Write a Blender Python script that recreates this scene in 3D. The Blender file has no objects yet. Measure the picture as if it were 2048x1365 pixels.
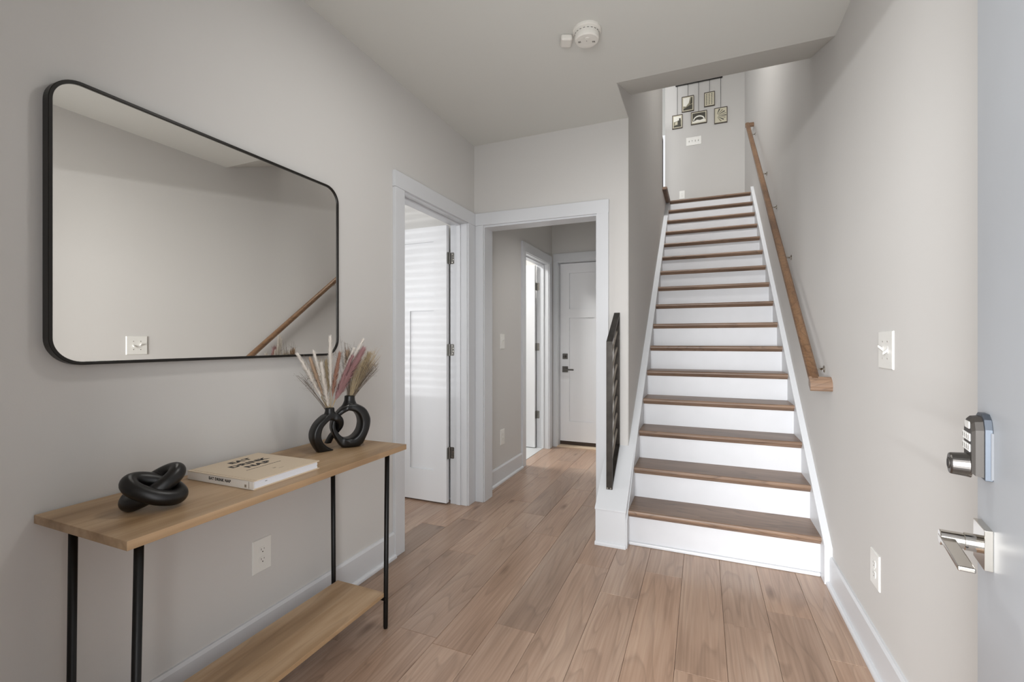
import bpy, bmesh, math, random
from mathutils import Vector, Matrix
R = math.radians
random.seed(7)
SC = bpy.context.scene
COL = SC.collection

# ------------------------------------------------------------------ camera
cam = bpy.data.cameras.new('camera')
cam.sensor_width = 36.0
cam.lens = 36.0 * 910.0 / 2048.0
cam.clip_start = 0.02
cam_ob = bpy.data.objects.new('camera', cam)
COL.objects.link(cam_ob)
cam_ob.location = (0, 0, 1.233)
cam_ob.rotation_euler = (R(90), 0, math.atan(381 / 910))
SC.camera = cam_ob

# ------------------------------------------------------------------ world, lamps, exposure
w = bpy.data.worlds.new('sky'); SC.world = w
w.use_nodes = True
wn = w.node_tree
bgn = wn.nodes['Background']
bgn.inputs['Color'].default_value = (0.97, 0.98, 1.0, 1)
bgn.inputs['Strength'].default_value = 0.95

def area(name, loc, target, sx, sy, watts, color=(1, 1, 1), spread=180):
    l = bpy.data.lights.new(name, 'AREA')
    l.shape = 'RECTANGLE'; l.size = sx; l.size_y = sy
    l.energy = watts; l.color = color; l.spread = R(spread)
    o = bpy.data.objects.new(name, l); COL.objects.link(o)
    o.location = loc
    d = Vector(target) - Vector(loc)
    o.rotation_euler = d.to_track_quat('-Z', 'Y').to_euler()
    return o

# daylight that falls in through the open front door behind the camera
area('daylight_doorway', (-0.75, -1.5, 1.75), (0.10, 3.0, 1.15), 1.5, 1.8, 54, (0.97, 0.985, 1.0))
area('daylight_porch', (-0.18, -0.35, 1.25), (-0.18, 3.0, 1.25), 0.9, 1.9, 36, (0.97, 0.985, 1.0))
# daylight in the upstairs room beyond the stair
area('daylight_upstairs', (-3.2, 7.6, 4.7), (0.3, 6.0, 3.6), 2.0, 1.8, 4, (1.0, 0.99, 0.98))
# bedroom window (behind blinds)
area('daylight_bedroom', (-2.62, -9.0, 0.75), (-2.2, 2.96, 1.45), 2.0, 0.14, 520, (0.98, 0.99, 1.0))
# ceiling lamps of the foyer and bathroom; added fill for stairwell and hall
area('lamp_foyer', (-0.66, 1.58, 2.70), (-0.66, 1.58, 0), 0.20, 0.20, 7, (1.0, 0.985, 0.96))
area('fill_stairwell', (-0.36, 3.60, 5.60), (0.15, 6.3, 3.0), 0.4, 0.4, 48, (1.0, 0.99, 0.975), 110)  # added unseen light, lifts the upper risers
area('fill_hall', (-0.95, 4.0, 2.70), (-0.95, 4.0, 0), 0.30, 0.30, 4.2, (1.0, 0.98, 0.95), 100)  # added unseen fill, narrowed to keep the upper hall walls dim
area('lamp_bath', (-2.7, 4.3, 2.68), (-2.6, 4.4, 0), 0.4, 0.4, 52, (1.0, 0.99, 0.97))
# bright open street side far in front of the door
area('daylight_street', (-2.2, -8.0, 2.3), (0.0, 4.0, 1.6), 4.5, 3.2, 840, (0.975, 0.985, 1.0))
# added fill inside the bedroom, no window there; brightens the right wall
area('fill_bedroom_side', (-4.22, 1.75, 1.5), (-1.0, 2.3, 1.4), 1.6, 1.4, 32, (0.99, 0.99, 1.0))

SC.view_settings.view_transform = 'Standard'
SC.view_settings.look = 'None'
SC.view_settings.exposure = 0.05
SC.view_settings.gamma = 1.0
SC.view_settings.use_curve_mapping = False

# ------------------------------------------------------------------ materials
def lin(c):
    return tuple(((x / 255) / 12.92 if x / 255 <= 0.04045 else ((x / 255 + 0.055) / 1.055) ** 2.4) for x in c) + (1,)

def mat(name, rgb, rough=0.5, metal=0.0, bump=0.0, bscale=200, spec=0.5, coat=0.0, var=0.0, vscale=3.0):
    m = bpy.data.materials.new(name); m.use_nodes = True
    nt = m.node_tree; b = nt.nodes['Principled BSDF']
    c = lin(rgb)
    b.inputs['Base Color'].default_value = c
    b.inputs['Roughness'].default_value = rough
    b.inputs['Metallic'].default_value = metal
    b.inputs['Specular IOR Level'].default_value = spec
    b.inputs['Coat Weight'].default_value = coat
    tc = nt.nodes.new('ShaderNodeTexCoord')
    if bump > 0:
        n = nt.nodes.new('ShaderNodeTexNoise'); n.inputs['Scale'].default_value = bscale; n.inputs['Detail'].default_value = 3
        nt.links.new(tc.outputs['Object'], n.inputs['Vector'])
        bp = nt.nodes.new('ShaderNodeBump'); bp.inputs['Strength'].default_value = bump; bp.inputs['Distance'].default_value = 0.002
        nt.links.new(n.outputs['Fac'], bp.inputs['Height'])
        nt.links.new(bp.outputs['Normal'], b.inputs['Normal'])
    if var > 0:
        n = nt.nodes.new('ShaderNodeTexNoise'); n.inputs['Scale'].default_value = vscale; n.inputs['Detail'].default_value = 4
        nt.links.new(tc.outputs['Object'], n.inputs['Vector'])
        r = nt.nodes.new('ShaderNodeValToRGB')
        r.color_ramp.elements[0].position = 0.3; r.color_ramp.elements[1].position = 0.7
        r.color_ramp.elements[0].color = tuple(x * (1 - var) for x in c[:3]) + (1,)
        r.color_ramp.elements[1].color = tuple(min(1, x * (1 + var)) for x in c[:3]) + (1,)
        nt.links.new(n.outputs['Fac'], r.inputs['Fac'])
        nt.links.new(r.outputs['Color'], b.inputs['Base Color'])
    return m

def wood(name, dark, mid, light, axis='y', rough=0.4, scale=1.0, per_object=0.0, rings=0.5, knots=False, coat=0.0, fibre=110, patch=5.0):
    """oak: long fibres along an axis, cathedral figure, pores, optional knots; each object is cut from its own place in the log"""
    m = bpy.data.materials.new(name); m.use_nodes = True
    nt = m.node_tree; N = nt.nodes.new; Lk = nt.links.new
    b = nt.nodes['Principled BSDF']
    tc = N('ShaderNodeTexCoord'); oi = N('ShaderNodeObjectInfo')
    mul = N('ShaderNodeMath'); mul.operation = 'MULTIPLY'; mul.inputs[1].default_value = 37.0
    Lk(oi.outputs['Random'], mul.inputs[0])
    add = N('ShaderNodeVectorMath'); add.operation = 'ADD'
    Lk(tc.outputs['Object'], add.inputs[0]); Lk(mul.outputs[0], add.inputs[1])
    def mapped(s_long, s_cross):
        mp = N('ShaderNodeMapping')
        v = [s_cross * scale] * 3
        v['xyz'.index(axis)] = s_long * scale
        mp.inputs['Scale'].default_value = v
        Lk(add.outputs[0], mp.inputs['Vector'])
        return mp
    # broad figure: distorted rings
    m1 = mapped(0.55, 4.2)
    n1 = N('ShaderNodeTexNoise'); n1.inputs['Scale'].default_value = 1.0; n1.inputs['Detail'].default_value = 2; n1.inputs['Distortion'].default_value = 0.4
    Lk(m1.outputs[0], n1.inputs['Vector'])
    k = N('ShaderNodeMath'); k.operation = 'MULTIPLY'; k.inputs[1].default_value = 16.0
    Lk(n1.outputs['Fac'], k.inputs[0])
    fr = N('ShaderNodeMath'); fr.operation = 'FRACT'; Lk(k.outputs[0], fr.inputs[0])
    rr = N('ShaderNodeValToRGB')
    rr.color_ramp.elements[0].position = 0.0; rr.color_ramp.elements[0].color = (1, 1, 1, 1)
    rr.color_ramp.elements[1].position = 1.0; rr.color_ramp.elements[1].color = (1, 1, 1, 1)
    e = rr.color_ramp.elements.new(0.75); e.color = (0.72, 0.72, 0.72, 1)
    e = rr.color_ramp.elements.new(0.9); e.color = (0.2, 0.2, 0.2, 1)
    Lk(fr.outputs[0], rr.inputs['Fac'])
    # fibres
    m2 = mapped(3.0, fibre)
    n2 = N('ShaderNodeTexNoise'); n2.inputs['Scale'].default_value = 1.0; n2.inputs['Detail'].default_value = 4
    Lk(m2.outputs[0], n2.inputs['Vector'])
    # large soft tone patches
    m3 = mapped(1.1, patch)
    n3 = N('ShaderNodeTexNoise'); n3.inputs['Scale'].default_value = 1.0; n3.inputs['Detail'].default_value = 2
    Lk(m3.outputs[0], n3.inputs['Vector'])
    # combine -> ramp
    a1 = N('ShaderNodeMath'); a1.operation = 'MULTIPLY'; a1.inputs[1].default_value = 0.42; Lk(n2.outputs['Fac'], a1.inputs[0])
    a2 = N('ShaderNodeMath'); a2.operation = 'MULTIPLY'; a2.inputs[1].default_value = 0.62; Lk(n3.outputs['Fac'], a2.inputs[0])
    s = N('ShaderNodeMath'); s.operation = 'ADD'; Lk(a1.outputs[0], s.inputs[0]); Lk(a2.outputs[0], s.inputs[1])
    rp = N('ShaderNodeValToRGB')
    rp.color_ramp.elements[0].position = 0.33; rp.color_ramp.elements[0].color = lin(dark)
    rp.color_ramp.elements[1].position = 0.70; rp.color_ramp.elements[1].color = lin(light)
    e = rp.color_ramp.elements.new(0.5); e.color = lin(mid)
    Lk(s.outputs[0], rp.inputs['Fac'])
    mx = N('ShaderNodeMix'); mx.data_type = 'RGBA'; mx.blend_type = 'MULTIPLY'; mx.inputs['Factor'].default_value = rings
    Lk(rp.outputs['Color'], mx.inputs['A']); Lk(rr.outputs['Color'], mx.inputs['B'])
    out = mx.outputs['Result']
    if knots:
        mk = mapped(1.6, 5.5)
        vo = N('ShaderNodeTexVoronoi'); vo.inputs['Scale'].default_value = 1.0; vo.inputs['Randomness'].default_value = 1.0
        nk = N('ShaderNodeTexNoise'); nk.inputs['Scale'].default_value = 3.0
        Lk(mk.outputs[0], nk.inputs['Vector'])
        va = N('ShaderNodeMix'); va.data_type = 'VECTOR'; va.inputs['Factor'].default_value = 0.06
        Lk(mk.outputs[0], va.inputs['A']); Lk(nk.outputs['Color'], va.inputs['B'])
        Lk(va.outputs['Result'], vo.inputs['Vector'])
        rk = N('ShaderNodeValToRGB')
        rk.color_ramp.elements[0].position = 0.025; rk.color_ramp.elements[0].color = (0.32, 0.26, 0.22, 1)
        rk.color_ramp.elements[1].position = 0.13; rk.color_ramp.elements[1].color = (1, 1, 1, 1)
        Lk(vo.outputs['Distance'], rk.inputs['Fac'])
        mk2 = N('ShaderNodeMix'); mk2.data_type = 'RGBA'; mk2.blend_type = 'MULTIPLY'; mk2.inputs['Factor'].default_value = 0.75
        Lk(out, mk2.inputs['A']); Lk(rk.outputs['Color'], mk2.inputs['B'])
        out = mk2.outputs['Result']
    if per_object:
        mo = N('ShaderNodeMix'); mo.data_type = 'RGBA'; mo.blend_type = 'MULTIPLY'; mo.inputs['Factor'].default_value = 1.0
        Lk(out, mo.inputs['A']); Lk(oi.outputs['Color'], mo.inputs['B'])
        out = mo.outputs['Result']
    Lk(out, b.inputs['Base Color'])
    b.inputs['Roughness'].default_value = rough
    b.inputs['Coat Weight'].default_value = coat
    b.inputs['Coat Roughness'].default_value = 0.25
    bp = N('ShaderNodeBump'); bp.inputs['Strength'].default_value = 0.12; bp.inputs['Distance'].default_value = 0.001
    Lk(n2.outputs['Fac'], bp.inputs['Height']); Lk(bp.outputs['Normal'], b.inputs['Normal'])
    return m

M_WALL = mat('wall_paint', (207, 205, 202), 0.75, bump=0.05, bscale=260, spec=0.25)
M_CEIL = mat('ceiling_paint', (214, 214, 209), 0.85, bump=0.05, bscale=260, spec=0.2)
M_TRIM = mat('trim_paint', (212, 214, 217), 0.38, spec=0.5)
M_DOOR = mat('door_paint', (228, 229, 231), 0.35, spec=0.5)
M_RISER = mat('riser_paint', (206, 207, 210), 0.4, var=0.02, vscale=9)
M_FDOOR = mat('front_door_paint', (178, 182, 187), 0.42, var=0.02, vscale=4)
M_CHROME = mat('polished_nickel', (205, 200, 192), 0.12, 1.0)
M_NICKEL = mat('satin_nickel', (104, 101, 98), 0.34, 1.0)
M_PLATEMETAL = mat('lock_plate_metal', (92, 98, 106), 0.45, 0.8)
M_GASKET = mat('lock_gasket', (120, 122, 125), 0.7, spec=0.1)
M_NICKEL_D = mat('dark_satin_nickel', (58, 54, 50), 0.5, 0.3)
M_STEEL = mat('hinge_steel', (140, 138, 134), 0.3, 1.0, bump=0.2, bscale=300)
M_BLACKMETAL = mat('black_metal', (17, 16, 15), 0.38, 0.4)
M_RAILMETAL = mat('raw_dark_steel', (62, 58, 54), 0.38, 0.7, var=0.35, vscale=14)
M_FRAMEBLACK = mat('mirror_frame_black', (30, 27, 24), 0.35, 0.3)
M_VASE = mat('black_ceramic', (13, 12, 12), 0.36, 0.0, spec=0.5, bump=0.03, bscale=500)
M_KNOT = mat('black_cast_knot', (13, 10, 9), 0.38, 0.0, bump=0.05, bscale=220)
M_PLATE = mat('white_plastic', (228, 227, 222), 0.35)
M_PLATE_D = mat('plastic_slot', (70, 66, 60), 0.6)
M_DARKGAP = mat('dark_gap', (16, 15, 14), 0.8)
M_DETECT = mat('detector_plastic', (226, 223, 216), 0.5)
M_COVER = mat('book_cover', (214, 196, 172), 0.6, bump=0.1, bscale=600)
M_SPINE = mat('book_spine_cloth', (222, 216, 208), 0.6, bump=0.1, bscale=600)
M_PAGES = mat('book_pages', (236, 238, 244), 0.7, bump=0.5, bscale=900)
M_INK = mat('black_ink', (22, 18, 16), 0.6)
M_INKGREY = mat('grey_ink', (140, 126, 110), 0.6)
M_TILE = mat('bathroom_tile', (196, 198, 198), 0.3, var=0.04)
M_GLASS_M = mat('mirror_silver', (238, 236, 232), 0.0, 1.0)
M_BLIND = mat('blind_slat', (236, 236, 234), 0.5)
M_FLOOR = wood('floor_oak', (146, 120, 101), (169, 141, 121), (188, 162, 142), 'y', 0.30, 1.0, per_object=1.0, rings=0.24, knots=True)
M_TREAD = wood('stair_oak', (100, 78, 62), (124, 99, 80), (146, 120, 99), 'x', 0.4, 1.2, rings=0.4)
M_RAILWOOD = wood('handrail_oak', (92, 66, 46), (114, 85, 61), (134, 104, 77), 'y', 0.4, 1.4, rings=0.45)
M_TABLE = wood('table_oak_laminate', (134, 104, 72), (172, 142, 108), (206, 178, 146), 'y', 0.42, 0.8, rings=0.16, fibre=34, patch=9.0)
M_THRESH = wood('threshold_wood', (196, 172, 146), (218, 196, 170), (232, 214, 190), 'x', 0.5, 1.0, rings=0.2)
M_UNDER = mat('floor_joint', (54, 44, 36), 0.9)
M_PW = mat('plume_white', (240, 234, 226), 0.9, spec=0.1)
M_PT = mat('plume_tan', (200, 172, 146), 0.9, spec=0.1)
M_PP = mat('plume_plum', (174, 136, 136), 0.9, spec=0.1)
M_PR = mat('plume_russet', (172, 132, 114), 0.9, spec=0.1)
M_PG = mat('grass_straw', (178, 160, 130), 0.9, spec=0.1)
M_PK = mat('grass_dark', (112, 100, 88), 0.9, spec=0.1)
M_SEPIA_L = mat('print_cream', (206, 200, 178), 0.5)
M_SEPIA_M = mat('print_sepia', (140, 134, 112), 0.5)
M_SEPIA_D = mat('print_dark', (58, 54, 42), 0.5)
M_SEPIA_H = mat('print_highlight', (238, 236, 226), 0.5)
M_WFRAME = mat('picture_frame_wood', (66, 52, 38), 0.5)

# ------------------------------------------------------------------ mesh helpers
ORG = {}

class MB:
    def __init__(s): s.v = []; s.f = []
    def add(s, vs, fs):
        o = len(s.v); s.v += [tuple(p) for p in vs]; s.f += [tuple(i + o for i in f) for f in fs]; return s
    def box(s, x0, x1, y0, y1, z0, z1):
        x0, x1 = sorted((x0, x1)); y0, y1 = sorted((y0, y1)); z0, z1 = sorted((z0, z1))
        return s.add([(x0, y0, z0), (x1, y0, z0), (x1, y1, z0), (x0, y1, z0), (x0, y0, z1), (x1, y0, z1), (x1, y1, z1), (x0, y1, z1)],
                     [(0, 3, 2, 1), (4, 5, 6, 7), (0, 1, 5, 4), (1, 2, 6, 5), (2, 3, 7, 6), (3, 0, 4, 7)])
    def prism(s, poly, axis, a0, a1):
        """poly in the two other axes (cyclic order kept), extruded along axis"""
        def P(u, v, a):
            return {'x': (a, u, v), 'y': (u, a, v), 'z': (u, v, a)}[axis]
        n = len(poly)
        vs = [P(u, v, a0) for u, v in poly] + [P(u, v, a1) for u, v in poly]
        fs = [tuple(range(n)), tuple(range(2 * n - 1, n - 1, -1))]
        fs += [(i, (i + 1) % n + 0, (i + 1) % n + n, i + n)[::-1] for i in range(n)]
        return s.add(vs, fs)
    def rings(s, loops, cap=True, closed=False):
        n = len(loops[0]); vs = [p for l in loops for p in l]; fs = []
        m = len(loops)
        for i in range(m if closed else m - 1):
            j = (i + 1) % m
            for k in range(n):
                k2 = (k + 1) % n
                fs.append((i * n + k, i * n + k2, j * n + k2, j * n + k))
        if cap and not closed:
            fs.append(tuple(range(n))[::-1]); fs.append(tuple((m - 1) * n + k for k in range(n)))
        return s.add(vs, fs)
    def tube(s, pts, rad, n=12, closed=False, squash=1.0):
        pts = [Vector(p) for p in pts]; m = len(pts)
        if not hasattr(rad, '__len__'): rad = [rad] * m
        up = Vector((0, 0, 1)); loops = []; prev = None
        for i in range(m):
            if closed: t = pts[(i + 1) % m] - pts[i - 1]
            else: t = pts[min(i + 1, m - 1)] - pts[max(i - 1, 0)]
            t.normalize()
            if prev is None:
                a = up if abs(t.dot(up)) < 0.95 else Vector((1, 0, 0))
                u = (a - t * a.dot(t)).normalized()
            else:
                u = (prev - t * prev.dot(t)).normalized()
            prev = u; v = t.cross(u)
            loops.append([pts[i] + (u * math.cos(2 * math.pi * k / n) * squash + v * math.sin(2 * math.pi * k / n)) * rad[i] for k in range(n)])
        return s.rings(loops, True, closed)
    def cyl(s, p0, p1, r0, r1=None, n=16):
        return s.tube([p0, p1], [r0, r0 if r1 is None else r1], n)
    def lathe(s, prof, c, axis='z', n=32):
        loops = []
        for r, h in prof:
            l = []
            for k in range(n):
                a = 2 * math.pi * k / n
                u, v = r * math.cos(a), r * math.sin(a)
                l.append({'z': (c[0] + u, c[1] + v, c[2] + h), 'x': (c[0] + h, c[1] + u, c[2] + v), 'y': (c[0] + u, c[1] + h, c[2] + v)}[axis])
            loops.append(l)
        return s.rings(loops)
    def build(s, name, m, parent=None, smooth=False, bevel=0.0, seg=2, local=False, origin=None, kind=None):
        o = Vector((0, 0, 0))
        if parent is not None and not local: o = ORG.get(parent.name, Vector())
        if origin is not None: o = Vector(origin)
        me = bpy.data.meshes.new(name)
        me.from_pydata([(Vector(p) - o) for p in s.v], [], s.f)
        bm = bmesh.new(); bm.from_mesh(me)
        bmesh.ops.recalc_face_normals(bm, faces=bm.faces)
        bm.to_mesh(me); bm.free()
        if smooth: me.polygons.foreach_set('use_smooth', [True] * len(me.polygons))
        me.materials.append(m)
        ob = bpy.data.objects.new(name, me); COL.objects.link(ob)
        if parent is not None:
            ob.parent = parent
            ORG[ob.name] = o if origin is not None else ORG.get(parent.name, Vector())
            if origin is not None: ob.location = Vector(origin) - ORG.get(parent.name, Vector())
        else:
            ob.location = o; ORG[ob.name] = o
        if bevel > 0:
            b = ob.modifiers.new('bevel', 'BEVEL'); b.width = bevel; b.segments = seg; b.limit_method = 'ANGLE'; b.angle_limit = R(40)
        if kind: ob['kind'] = kind
        return ob

def box(name, m, parent, x0, x1, y0, y1, z0, z1, bevel=0.0, **k):
    return MB().box(x0, x1, y0, y1, z0, z1).build(name, m, parent, bevel=bevel, **k)

def thing(name, label, cat, loc=(0, 0, 0), rotz=0.0, group=None, kind=None):
    o = bpy.data.objects.new(name, None); COL.objects.link(o)
    o.empty_display_size = 0.05
    o.location = loc; o.rotation_euler = (0, 0, rotz)
    o['label'] = label
    if cat: o['category'] = cat
    if group: o['group'] = group
    if kind: o['kind'] = kind
    ORG[o.name] = Vector(loc)
    return o

def tag(o, label, cat=None, group=None, kind=None):
    o['label'] = label
    if cat: o['category'] = cat
    if group: o['group'] = group
    if kind: o['kind'] = kind
    return o

def text_mesh(body, size, offset=0.0, extrude=0.0004, spacing=1.0, align='LEFT'):
    c = bpy.data.curves.new('lettering', 'FONT'); c.body = body; c.size = size; c.offset = offset
    c.extrude = extrude; c.space_character = spacing; c.align_x = align; c.resolution_u = 3
    o = bpy.data.objects.new('lettering', c); COL.objects.link(o)
    dg = bpy.context.evaluated_depsgraph_get(); dg.update()
    me = bpy.data.meshes.new_from_object(o.evaluated_get(dg))
    bpy.data.objects.remove(o); bpy.data.curves.remove(c)
    return me

def arc(cx, cy, r, a0, a1, n):
    return [(cx + r * math.cos(a0 + (a1 - a0) * i / n), cy + r * math.sin(a0 + (a1 - a0) * i / n)) for i in range(n + 1)]

def local_frame(px, py, ang):
    """vertical plane through (px, py): horizontal axis turned by ang from square-on to the camera, depth axis"""
    d = Vector((px, py, 0)).normalized(); r = Vector((d.y, -d.x, 0))
    return r * math.cos(ang) + d * math.sin(ang), d * math.cos(ang) - r * math.sin(ang)

def rrect(x0, x1, y0, y1, r, n=10):
    return (arc(x1 - r, y0 + r, r, -math.pi / 2, 0, n) + arc(x1 - r, y1 - r, r, 0, math.pi / 2, n)
            + arc(x0 + r, y1 - r, r, math.pi / 2, math.pi, n) + arc(x0 + r, y0 + r, r, math.pi, 1.5 * math.pi, n))

# ------------------------------------------------------------------ dimensions (metres)
XL, XR, YB, H = -1.630, 0.605, 3.135, 2.74       # left wall, right wall, back wall, ceiling
XS = -0.461                                       # stair side of the stair's left wall
NOSE0, RUN, RISE = 2.796, 0.2511, 0.196           # first nosing, going, rise
def ztop(n): return RISE * n + 0.016              # top of tread n
UP = ztop(16)                                     # upstairs floor
YE = 5.11                                         # end of the hall
YF = 7.91                                         # far wall upstairs
HU = 5.75                                         # upstairs ceiling

# ------------------------------------------------------------------ setting: walls and ceilings
def wall(name, m, boxes, label):
    b = MB()
    for q in boxes: b.box(*q)
    o = b.build(name, m); tag(o, label, 'wall', kind='structure'); return o

D1a, D1b = 2.225, 3.005      # bedroom door clear opening
D3a, D3b = 4.215, 4.955      # bathroom door clear opening
HD = 2.125                   # head of the openings
XI = XL - 0.13               # room side of the left wall
wall('wall_left', M_WALL, [(XI, XL, 0.05, D1a - .019, 0, H), (XI, XL, D1b + .019, YB, 0, H), (XI, XL, D1a - .019, D1b + .019, HD, H)],
     'grey painted left wall with the mirror and the bedroom door')
wall('wall_hall_left', M_WALL, [(XI, XL, YB, D3a - .019, 0, H), (XI, XL, D3b + .019, YE + .2, 0, H), (XI, XL, D3a - .019, D3b + .019, HD, H)],
     'grey hall wall seen through the cased opening')
O2a, O2b = -1.537, -0.680    # cased opening
wall('wall_back', M_WALL, [(XL, O2a - .019, YB, YB + .125, 0, H), (O2b + .019, XS - .13, YB, YB + .125, 0, H), (O2a - .019, O2b + .019, YB, YB + .125, HD, H)],
     'grey back wall around the cased opening to the hall')
b = MB().prism([(YB, 0), (6.57, 0), (6.57, UP - .03), (5.95, UP - .03), (5.95, HU), (2.692, HU), (2.692, H + .002), (YB, H + .002)], 'x', XS - .13, XS)
o = b.build('wall_stair_left', M_WALL, bevel=0.010, seg=4)
o.modifiers['bevel'].limit_method = 'WEIGHT'       # only the free corner is bullnosed
wa = o.data.attributes.new('bevel_weight_edge', 'FLOAT', 'EDGE')
for ed in o.data.edges:
    va, vb_ = (o.data.vertices[i].co for i in ed.vertices)
    if abs(va.x - XS) < 1e-4 and abs(vb_.x - XS) < 1e-4 and abs(va.y - YB) < 1e-4 and abs(vb_.y - YB) < 1e-4: wa.data[ed.index].value = 1.0; tag(o, 'grey wall on the left of the staircase', 'wall', kind='structure')
wall('wall_right', M_WALL, [(XR, XR + .13, 0.05, YF + .13, 0, HU)], 'pale grey right wall with the handrail and a double switch')
wall('wall_hall_end', M_WALL, [(XI, -1.572, YE, YE + .13, 0, H), (-0.62, XS - .06, YE, YE + .13, 0, H), (-1.572, -0.62, YE, YE + .13, 2.165, H)],
     'grey end wall of the hall above the far door')
wall('wall_upper_far', M_WALL, [(-0.570, XR + .13, YF, YF + .13, UP - .3, HU)], 'pale wall at the stair top with hanging pictures')
wall('wall_upper_front', M_WALL, [(XS, XR, 3.13, 3.253, 2.96, HU)], 'wall above the sloped soffit, facing up the stairs')
wall('wall_front', M_WALL, [(XI, -0.66, 0.05, 0.18, 0, H), (0.30, XR, 0.05, 0.18, 0, H), (-0.66, 0.30, 0.05, 0.18, 2.13, H)], 'front wall around the open front door, behind the camera')

b = MB().prism([(-4.3, .05), (XR + .13, .05), (XR + .13, 2.685), (XS - .002, 2.685), (XS - .002, 5.4), (-4.3, 5.4)], 'z', H, H + .16)
o = b.build('ceiling', M_CEIL); tag(o, 'flat pale grey foyer ceiling', 'ceiling', kind='structure')
b = MB().prism([(2.685, H), (3.255, 2.955), (3.255, 3.05), (2.685, H + .12)], 'x', XS, XR)
o = b.build('ceiling_soffit', M_CEIL); tag(o, 'sloped soffit over the first stairs', 'ceiling', kind='structure')
b = MB().box(-5, XR + .13, 3.0, 10.5, HU, HU + .15)
o = b.build('ceiling_upper', M_CEIL); tag(o, 'upstairs ceiling', 'ceiling', kind='structure')

# bedroom shell beyond the left door
wall('wall_bedroom_back', M_WALL, [(-4.3, XI, 3.10, 3.20, 0, H)], 'bedroom wall behind the open white door')
wall('wall_bedroom_left', M_WALL, [(-4.4, -4.3, 0.05, 5.4, 0, H)], 'outer wall of the bedroom')
wall('wall_bedroom_front', M_WALL, [(-4.3, -3.2, 0.05, 0.18, 0, H), (-1.95, XI, 0.05, 0.18, 0, H), (-3.2, -1.95, 0.05, 0.18, 0, 0.75), (-3.2, -1.95, 0.05, 0.18, 2.2, H)], 'bedroom wall with the window')
wall('wall_bathroom_far', M_WALL, [(-4.3, XI, 5.3, 5.4, 0, H)], 'far wall of the bathroom off the hall')
win = thing('window_1', 'bedroom window with white slatted blinds', 'window', (-2.575, 0.16, 0.75), kind='structure')
box('window_frame', M_TRIM, win, -3.2, -3.15, 0.06, 0.14, 0.75, 2.2); box('window_frame', M_TRIM, win, -2.0, -1.95, 0.06, 0.14, 0.75, 2.2)
box('window_frame', M_TRIM, win, -3.15, -2.0, 0.06, 0.14, 0.75, 0.80); box('window_frame', M_TRIM, win, -3.15, -2.0, 0.06, 0.14, 2.15, 2.2)
for k in range(29):
    z = 0.82 + k * 0.046
    MB().prism([(0.19, z), (0.238, z + .014), (0.238, z + .017), (0.19, z + .003)], 'x', -3.18, -1.97).build('slat', M_BLIND, win)

# ------------------------------------------------------------------ floor with single planks
fl = MB()
fl.box(-4.3, XR + .13, 0.0, 5.4, -0.10, -0.016)
floor = fl.build('floor', M_UNDER); tag(floor, 'brown oak plank floor of foyer and hall', 'floor', kind='structure')
PW = 0.184; GX0 = 0.454
known = {0: [2.10], -1: [2.367, 1.12], -2: [2.194, 1.0], -3: [1.809, 0.7], -4: [2.52, 1.02], -5: [2.229, 0.9, 3.4], -6: [2.473, 1.25, 0.5, 3.0], -7: [1.806, 0.72, 3.35, 4.6],
         -8: [1.587, 0.5, 2.75, 3.691, 4.9], -9: [3.044, 1.62, 0.6, 4.3], -10: [2.334, 1.0, 3.257, 4.521], -11: [1.45, 2.78, 3.95], -12: [2.612, 1.3, 3.7], -13: [2.2], -14: [2.7, 1.1], -15: [1.9]}
tone = {(-7, 2): 0.84, (-9, 3): 0.84, (-11, 1): 0.82, (-12, 1): 0.62, (-8, 2): 0.97}
rf = random.Random(11)
for c in range(1, -16, -1):
    x0 = GX0 + PW * c; x1 = min(x0 + PW, XR)
    if x0 >= XR: continue
    ends = sorted(known.get(c, [1.6]))
    cuts = [0.02] + ends + [YE + .14 if x0 > XI - .2 else 3.2]
    for i in range(len(cuts) - 1):
        ya, yb = cuts[i], cuts[i + 1]
        if yb - ya < 0.05: continue
        if x0 > XS - .14 and ya > 2.9: continue
        if x0 > XS - .14 and ya < 2.9 < yb: yb = 2.95
        if x0 < XI and yb > 3.1: yb = 3.1
        if yb <= ya: continue
        g = 0.0006
        cx, cy = (x0 + x1) / 2, (ya + yb) / 2
        zt = rf.uniform(-0.0006, 0.0)
        hx, hy = (x1 - x0) / 2 - g, (yb - ya) / 2 - g
        bv = 0.0010
        p = MB()
        vs = [(-hx, -hy, -.016), (hx, -hy, -.016), (hx, hy, -.016), (-hx, hy, -.016),
              (-hx, -hy, -bv), (hx, -hy, -bv), (hx, hy, -bv), (-hx, hy, -bv),
              (-hx + bv, -hy + bv, 0), (hx - bv, -hy + bv, 0), (hx - bv, hy - bv, 0), (-hx + bv, hy - bv, 0)]
        fs = [(8, 9, 10, 11)]
        for a in range(4):
            a2 = (a + 1) % 4
            fs += [(a, a2, a2 + 4, a + 4), (a + 4, a2 + 4, a2 + 8, a + 8)]
        p.add([(v[0] + cx, v[1] + cy, v[2] + zt) for v in vs], fs)
        pl = p.build('plank', M_FLOOR, floor, origin=(cx, cy, 0))
        t = tone.get((c, i), rf.uniform(0.94, 1.05)); hshift = rf.uniform(-.025, .025)
        pl.color = (t * (1 + hshift), t, t * (1 - hshift), 1)
box('tile_floor', M_TILE, floor, -4.3, XL - .055, 3.2, 5.3, -.016, 0.004)
box('threshold_strip', M_THRESH, floor, -1.60, -0.60, YE - .01, YE + .115, -.01, 0.012, bevel=.004)

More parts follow.
